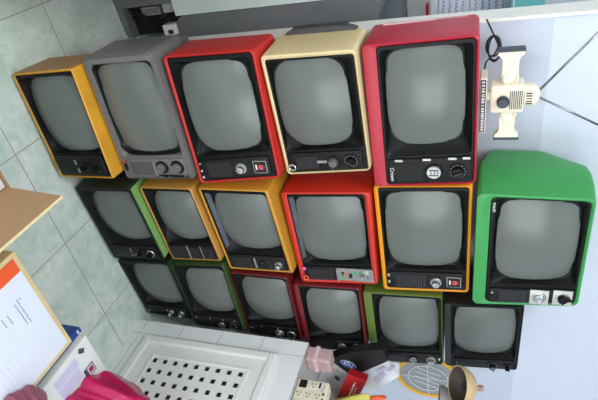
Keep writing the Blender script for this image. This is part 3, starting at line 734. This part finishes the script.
q0 = B_+dn*.06+w*(wl*.28)+Vector((0, -.0006, 0)); b.prism([q0, q0+dn*.05, q0+dn*.05+w*.003, q0+w*.003], (0, -.0005, 0), 'carton_grey')
b.build('box_lettering', ob)

# crumpled bags
def blob(name, label, cat, m, c, r, seed, amp=.25, floor=None, sharp=None, f=6.0):
    bm = bmesh.new(); bmesh.ops.create_icosphere(bm, subdivisions=5, radius=1)
    for v in bm.verts:
        d = v.co.normalized()
        q = d*f*.35+Vector((seed, seed*.7, 0))
        k = 1+amp*noise.noise(q)+amp*.6*abs(noise.noise(q*2.1))+amp*.35*abs(noise.noise(q*4.3))
        p = Vector((d.x*r[0], d.y*r[1], d.z*r[2]))*k
        if sharp: p += Vector(sharp)*max(0, d.dot(Vector(sharp).normalized()))**6
        p += Vector(c)
        if floor is not None and p.z < floor: p.z = floor+.0004
        v.co = p
    for fc in bm.faces: fc.smooth = True
    ctrp = Vector((c[0], c[1], floor if floor is not None else c[2]))
    for v in bm.verts: v.co -= ctrp
    me = bpy.data.meshes.new(name); bm.to_mesh(me); bm.free(); me.materials.append(M[m])
    o = link(bpy.data.objects.new(name, me)); o.location = ctrp
    return tag(o, label, cat)
blob('plastic_bag', 'yellow plastic bag slumped on the counter in front of the red box', 'bag', 'bag_yellow', (1.262, -.352, .81), (.048, .034, .095), 2.3, .18, .7288, (-.110, .0, .088))
b = MB(); b.torus((1.150, -.335, .985), (.5, -.8, .2), .024, .007, 'tape_orange', 32, 8)
b.torus((1.172, -.330, .965), (.4, -.8, .5), .020, .006, 'tape_orange', 28, 8)
o = b.build('orange_tape', None, 40); tag(o, 'orange plastic ring behind the top of the yellow bag', 'ring')

# ------------------------------------------------------------------ near floor: cartons, paper, bags
oc = empty('cardboard_box', (-.05, -.8, 0)); tag(oc, 'open cardboard box with brown flap standing up and white foam inside', 'box')
b = MB(); x0, x1, y0, y1 = -.26, .142, -1.02, -.577; t = .005; hz = .205
b.box((x0, y0, 0), (x1, y1, t), 'cardboard')
for a, c in (((x0, y0, t), (x0+t, y1, hz)), ((x1-t, y0, t), (x1, y1, hz)), ((x0+t, y0, t), (x1-t, y0+t, hz)), ((x0+t, y1-t, t), (x1-t, y1, hz))): b.box(a, c, 'cardboard')
loc(b, oc, 'box_body')
b = MB(); b.box((x0+t+.001, y0+t+.001, t+.001), (x1-t-.001, y1-t-.001, hz-.004), 'foam_white', .004); loc(b, oc, 'foam_insert')
b = MB(); b.prism([(x1-.001, y1, hz), (x1+.018, y1, hz+.150), (x1+.018, y0, hz+.150), (x1-.001, y0, hz)], (.005, 0, 0), 'cardboard')
fl = loc(b, oc, 'flap')
b = MB(); b.prism([(x1+.0175, y1, hz+.1505), (x1+.0235, y1, hz+.1505), (x1+.0235, y0, hz+.1505), (x1+.0175, y0, hz+.1505)], (.0003, 0, .0012), 'cardboard_edge'); b.build('flap_edge', fl)

kb = empty('manila_carton', (.40, -.9, 0)); tag(kb, 'manila-coloured carton under the printed paper sheet', 'box')
b = MB(); b.box((.243, -1.16, 0), (.566, -.690, .262), 'manila', .003); loc(b, kb, 'carton_body')
pp = MB(); z = .2625; pp.box((.254, -1.10, z), (.552, -.704, z+.0012), 'paper_white')
po = pp.build('paper_sheet'); tag(po, 'white printed paper with an orange header lying on the manila carton', 'paper')
b = MB(); b.box((.254, -1.10, z+.0013), (.292, -.705, z+.0016), 'paper_orange'); b.build('orange_header', po)
b = MB(); random.seed(4)
for j, (xx, y_0, n_) in enumerate(((.345, -.742, 1), (.362, -.752, 6), (.368, -.762, 5), (.376, -.790, 2), (.372, -.806, 2))):
    yy = y_0
    if j == 0: b.box((xx, yy-.004, z+.0013), (xx+.003, yy, z+.0016), 'print_grey'); continue
    xs = xx-.02
    for k in range(n_*2):
        w = random.uniform(.003, .007); b.box((xs, yy-.0012, z+.0013), (xs+w, yy+.0012, z+.0016), 'print_grey'); xs += w+.0018
for j in range(5): b.box((.44+j*.0, -.83-j*.014, z+.0013), (.52, -.8293-j*.014, z+.0016), 'lilac_print')
b.build('printed_lines', po)

wb = empty('white_product_box', (.72, -.83, 0)); tag(wb, 'white product box with phone picture on the floor behind the magenta bag', 'box')
b = MB(); b.box((.586, -1.02, 0), (.825, -.652, .268), 'box_white', .003); loc(b, wb, 'box_body')
b = MB(); z = .2682
b.box((.605, -.80, z), (.632, -.715, z+.0006), 'lilac_print'); b.box((.636, -.80, z), (.672, -.722, z+.0006), 'lilac_print')
b.prism([(.595, -.693, z), (.606, -.700, z), (.613, -.694, z), (.620, -.684, z), (.608, -.677, z), (.603, -.683, z)], (0, 0, .0007), 'dark_print')
loc(b, wb, 'printed_marks')
b = MB(); b.box((.664, -.716, z), (.698, -.678, z+.0008), 'dark_print', .0003); b.box((.667, -.704, z+.0008), (.695, -.681, z+.0012), 'lilac_print'); b.box((.672, -.700, z+.0012), (.688, -.684, z+.0016), 'badge_red'); loc(b, wb, 'phone_picture')
b = MB(); b.box((.5675, -.82, 0), (.5850, -.640, .245), 'box_blue', .002); o = b.build('blue_box'); tag(o, 'narrow blue box squeezed between the manila carton and the white product box', 'box')
b = MB(); b.box((.570, -.656, .245), (.582, -.650, .2456), 'white_print'); b.build('white_mark', o)

def drape(name, label, m, o, ang, lx, ly, hz, seed, nf):
    """thin plastic bag half collapsed: a closed mound of sheet with diagonal folds"""
    bm = bmesh.new(); N1, N2 = 90, 60; ca, sa = math.cos(ang), math.sin(ang); top = {}; bot = {}
    for i in range(N1):
        for j in range(N2):
            u = i/(N1-1)*2-1; v = j/(N2-1)*2-1
            x = u*math.sqrt(1-v*v/2); y = v*math.sqrt(1-u*u/2)          # square to disc
            rr = min(1, math.hypot(x, y)); a = math.atan2(y, x)
            edge = 1+.16*noise.noise(Vector((math.cos(a)*1.6+seed, math.sin(a)*1.6, 0)))+.05*noise.noise(Vector((math.cos(a)*6, math.sin(a)*6, seed)))
            px, py = x*edge*lx, y*edge*ly
            w = noise.noise(Vector((px*7, py*7, seed)))
            g1 = 1-2*abs(noise.noise(Vector((px*5+1.5*w*.3, py*nf, seed+2)))); g2 = 1-2*abs(noise.noise(Vector((px*9+py*4, py*nf*1.9, seed+7))))
            h = hz*((1-rr**3)*(.66+.16*g1+.10*g2+.22*w)+.05*g2*(1-rr**4))
            P = (ca*px-sa*py, sa*px+ca*py)
            top[i, j] = bm.verts.new((P[0], P[1], max(.002, h)+.001)); 
            bot[i, j] = bm.verts.new((P[0]*.98, P[1]*.98, .0003))
    for D, fl in ((top, False), (bot, True)):
        for i in range(N1-1):
            for j in range(N2-1):
                q = [D[i, j], D[i+1, j], D[i+1, j+1], D[i, j+1]]
                f_ = bm.faces.new(q[::-1] if fl else q); f_.smooth = True
    ring = [(i, 0) for i in range(N1-1)]+[(N1-1, j) for j in range(N2-1)]+[(i, N2-1) for i in range(N1-1, 0, -1)]+[(0, j) for j in range(N2-1, 0, -1)]
    for k in range(len(ring)):
        a_, b_ = ring[k], ring[(k+1) % len(ring)]
        bm.faces.new((bot[a_], bot[b_], top[b_], top[a_]))
    bmesh.ops.recalc_face_normals(bm, faces=bm.faces)
    me = bpy.data.meshes.new(name); bm.to_mesh(me); bm.free(); me.materials.append(M[m])
    ob_ = link(bpy.data.objects.new(name, me)); ob_.location = o
    return tag(ob_, label, 'bag')
drape('plastic_bag', 'crumpled magenta plastic bag lying over the white product box', 'bag_magenta', (.850, -.728, .2695), R(24), .185, .120, .165, 5.1, 17)
drape('plastic_bag', 'dusky mauve plastic bag between the printed paper and the magenta bag', 'bag_mauve', (.590, -.905, .2695), R(10), .080, .075, .060, 8.7, 14)

# ------------------------------------------------------------------ beyond the wall end
em = empty('equipment_cabinet', (-.06, .42, 0)); tag(em, 'grey equipment cabinet with open cable bay and tall rounded side, left of the wall end', 'machine')
b = MB()
b.loops([[(-.30, .285, 0), (.020, .300, 0), (.020, .62, 0), (-.30, .62, 0)], [(-.30, .285, .028), (.052, .300, .028), (.052, .62, .028), (-.30, .62, .028)]], 'machine_grey', True, True)
b.box((-.30, .290, .028), (-.062, .62, .235), 'machine_grey'); b.box((-.0615, .345, .028), (.052, .62, .235), 'machine_grey'); b.box((-.062, .292, .200), (-.030, .344, .235), 'machine_light', .002)
b.box((-.061, .342, .030), (.050, .3448, .232), 'pit_black')
b.box((-.30, .30, .2355), (-.085, .62, .99), 'machine_grey')
loc(b, em, 'chassis')
b = MB()
P2 = rrect(-.012, .2355, .075, .972, .035, 6)
b.loops([[(x, .300, zz) for x, zz in P2], [(x, .60, zz) for x, zz in P2]], 'machine_grey', True, True)
loc(b, em, 'rounded_side', 30)
b = MB(); b.box((-.0845, .304, .237), (-.013, .312, .980), 'glass_pane', .001); g = loc(b, em, 'glass_front')
b = MB(); b.box((-.083, .302, .560), (-.0132, .3035, .580), 'seam_white'); b.build('glass_seam', g)
b = MB(); b.box((-.050, .325, .085), (-.020, .343, .165), 'machine_light', .003)
for k in range(9): b.box((-.046, .3235, .092+k*.0078), (-.024, .3255, .094+k*.0078), 'dark_grille')
loc(b, em, 'port_connector')
for k, (xa, xb, rr) in enumerate(((-.052, -.004, .0035), (-.040, .020, .0025), (-.02, .035, .0025))):
    b = MB(); b.tube([(xa, .318, .040), (xa+.012, .308, .075+.02*k), (xb-.01, .306, .125), (xb, .312, .165), (xb-.02, .322, .20)], rr, 'cable_black', 8); loc(b, em, 'cable')
b = MB(); b.box((.020, .235, .0), (.028, .245, .001), 'foam_white')
b.bm.free()
b = MB(); b.box((.012, .292, .175), (.050, .335, .232), 'white_plastic', .004); b.box((.030, .2895, .196), (.044, .2925, .216), 'dark_grille'); loc(b, em, 'white_adapter')

def wall_paper(x0, x1, z0, z1, y, label, seed, tilt=0):
    r = MB(); X = Matrix.Translation((x0, y, z0)) @ Matrix.Rotation(R(tilt), 4, 'Y')
    r.box((0, 0, 0), (x1-x0, .0012, z1-z0), 'paper_white', 0, X)
    o = r.build('note_paper'); tag(o, label, 'paper')
    random.seed(seed); t = MB()
    zz = z1-z0-.012
    while zz > .008:
        xx = .008
        while xx < x1-x0-.012:
            w = random.uniform(.006, .013); h = random.uniform(.005, .010)
            t.tube([X @ Vector((xx, -.0006, zz)), X @ Vector((xx+w*.4, -.0006, zz+h)), X @ Vector((xx+w, -.0006, zz-h*.3))], .0016, 'paper_blue_print', 4); xx += w+.004
        zz -= .024
    t.build('handwriting', o)
    return o
wall_paper(.02, .30, 1.238, 1.362, .742, 'white note covered with blue handwriting on the far wall next to the teal glass', 31)
wall_paper(-.02, .30, 1.135, 1.232, .742, 'sloping white note with blue handwriting on the far wall next to the grey box', 32, 4)
b = MB(); b.box((-.25, .60, 1.372), (.32, .7495, 1.480), 'teal_glass', .004); o = b.build('teal_glass_box'); tag(o, 'teal glass box fixed on the far wall beside the handwritten notes', 'glass box')
b = MB(); b.box((-.25, .598, 1.380), (.32, .5995, 1.384), 'white_plastic'); b.build('white_edge', o)
b = MB(); b.box((-.25, .58, 1.020), (.185, .7495, 1.090), 'machine_light', .004); o = b.build('grey_wall_box'); tag(o, 'light grey box on the far wall with a small red strip', 'box')
b = MB(); b.box((.10, .5785, 1.094-.006), (.186, .60, 1.0975), 'carton_red'); b.build('red_strip', o)

# ------------------------------------------------------------------ camera and look
f = 492.946; pit = .341944; rol = .034379; th = .628405
F = Vector((math.sin(th)*math.cos(pit), math.cos(th)*math.cos(pit), -math.sin(pit)))
R0 = Vector((math.cos(th), -math.sin(th), 0)); U0 = R0.cross(F)
Rv = R0*math.cos(rol)+U0*math.sin(rol); Uv = U0*math.cos(rol)-R0*math.sin(rol)
cam = bpy.data.cameras.new('camera'); cam.sensor_width = 36; cam.sensor_fit = 'HORIZONTAL'; cam.lens = f/598*36; cam.clip_start = .02
co = link(bpy.data.objects.new('camera', cam))
mw = Matrix((( Uv.x, -Rv.x, -F.x, -.382836), (Uv.y, -Rv.y, -F.y, -1.308885), (Uv.z, -Rv.z, -F.z, 1.276072), (0, 0, 0, 1)))
co.matrix_world = mw
scn.camera = co

w = bpy.data.worlds.new('sky'); scn.world = w; w.use_nodes = True
w.node_tree.nodes['Background'].inputs['Color'].default_value = (.75, .85, 1.0, 1); w.node_tree.nodes['Background'].inputs['Strength'].default_value = 1.0
vs = scn.view_settings; vs.view_transform = 'Standard'; vs.look = 'None'; vs.gamma = 1; vs.use_curve_mapping = False; vs.exposure = -0.16
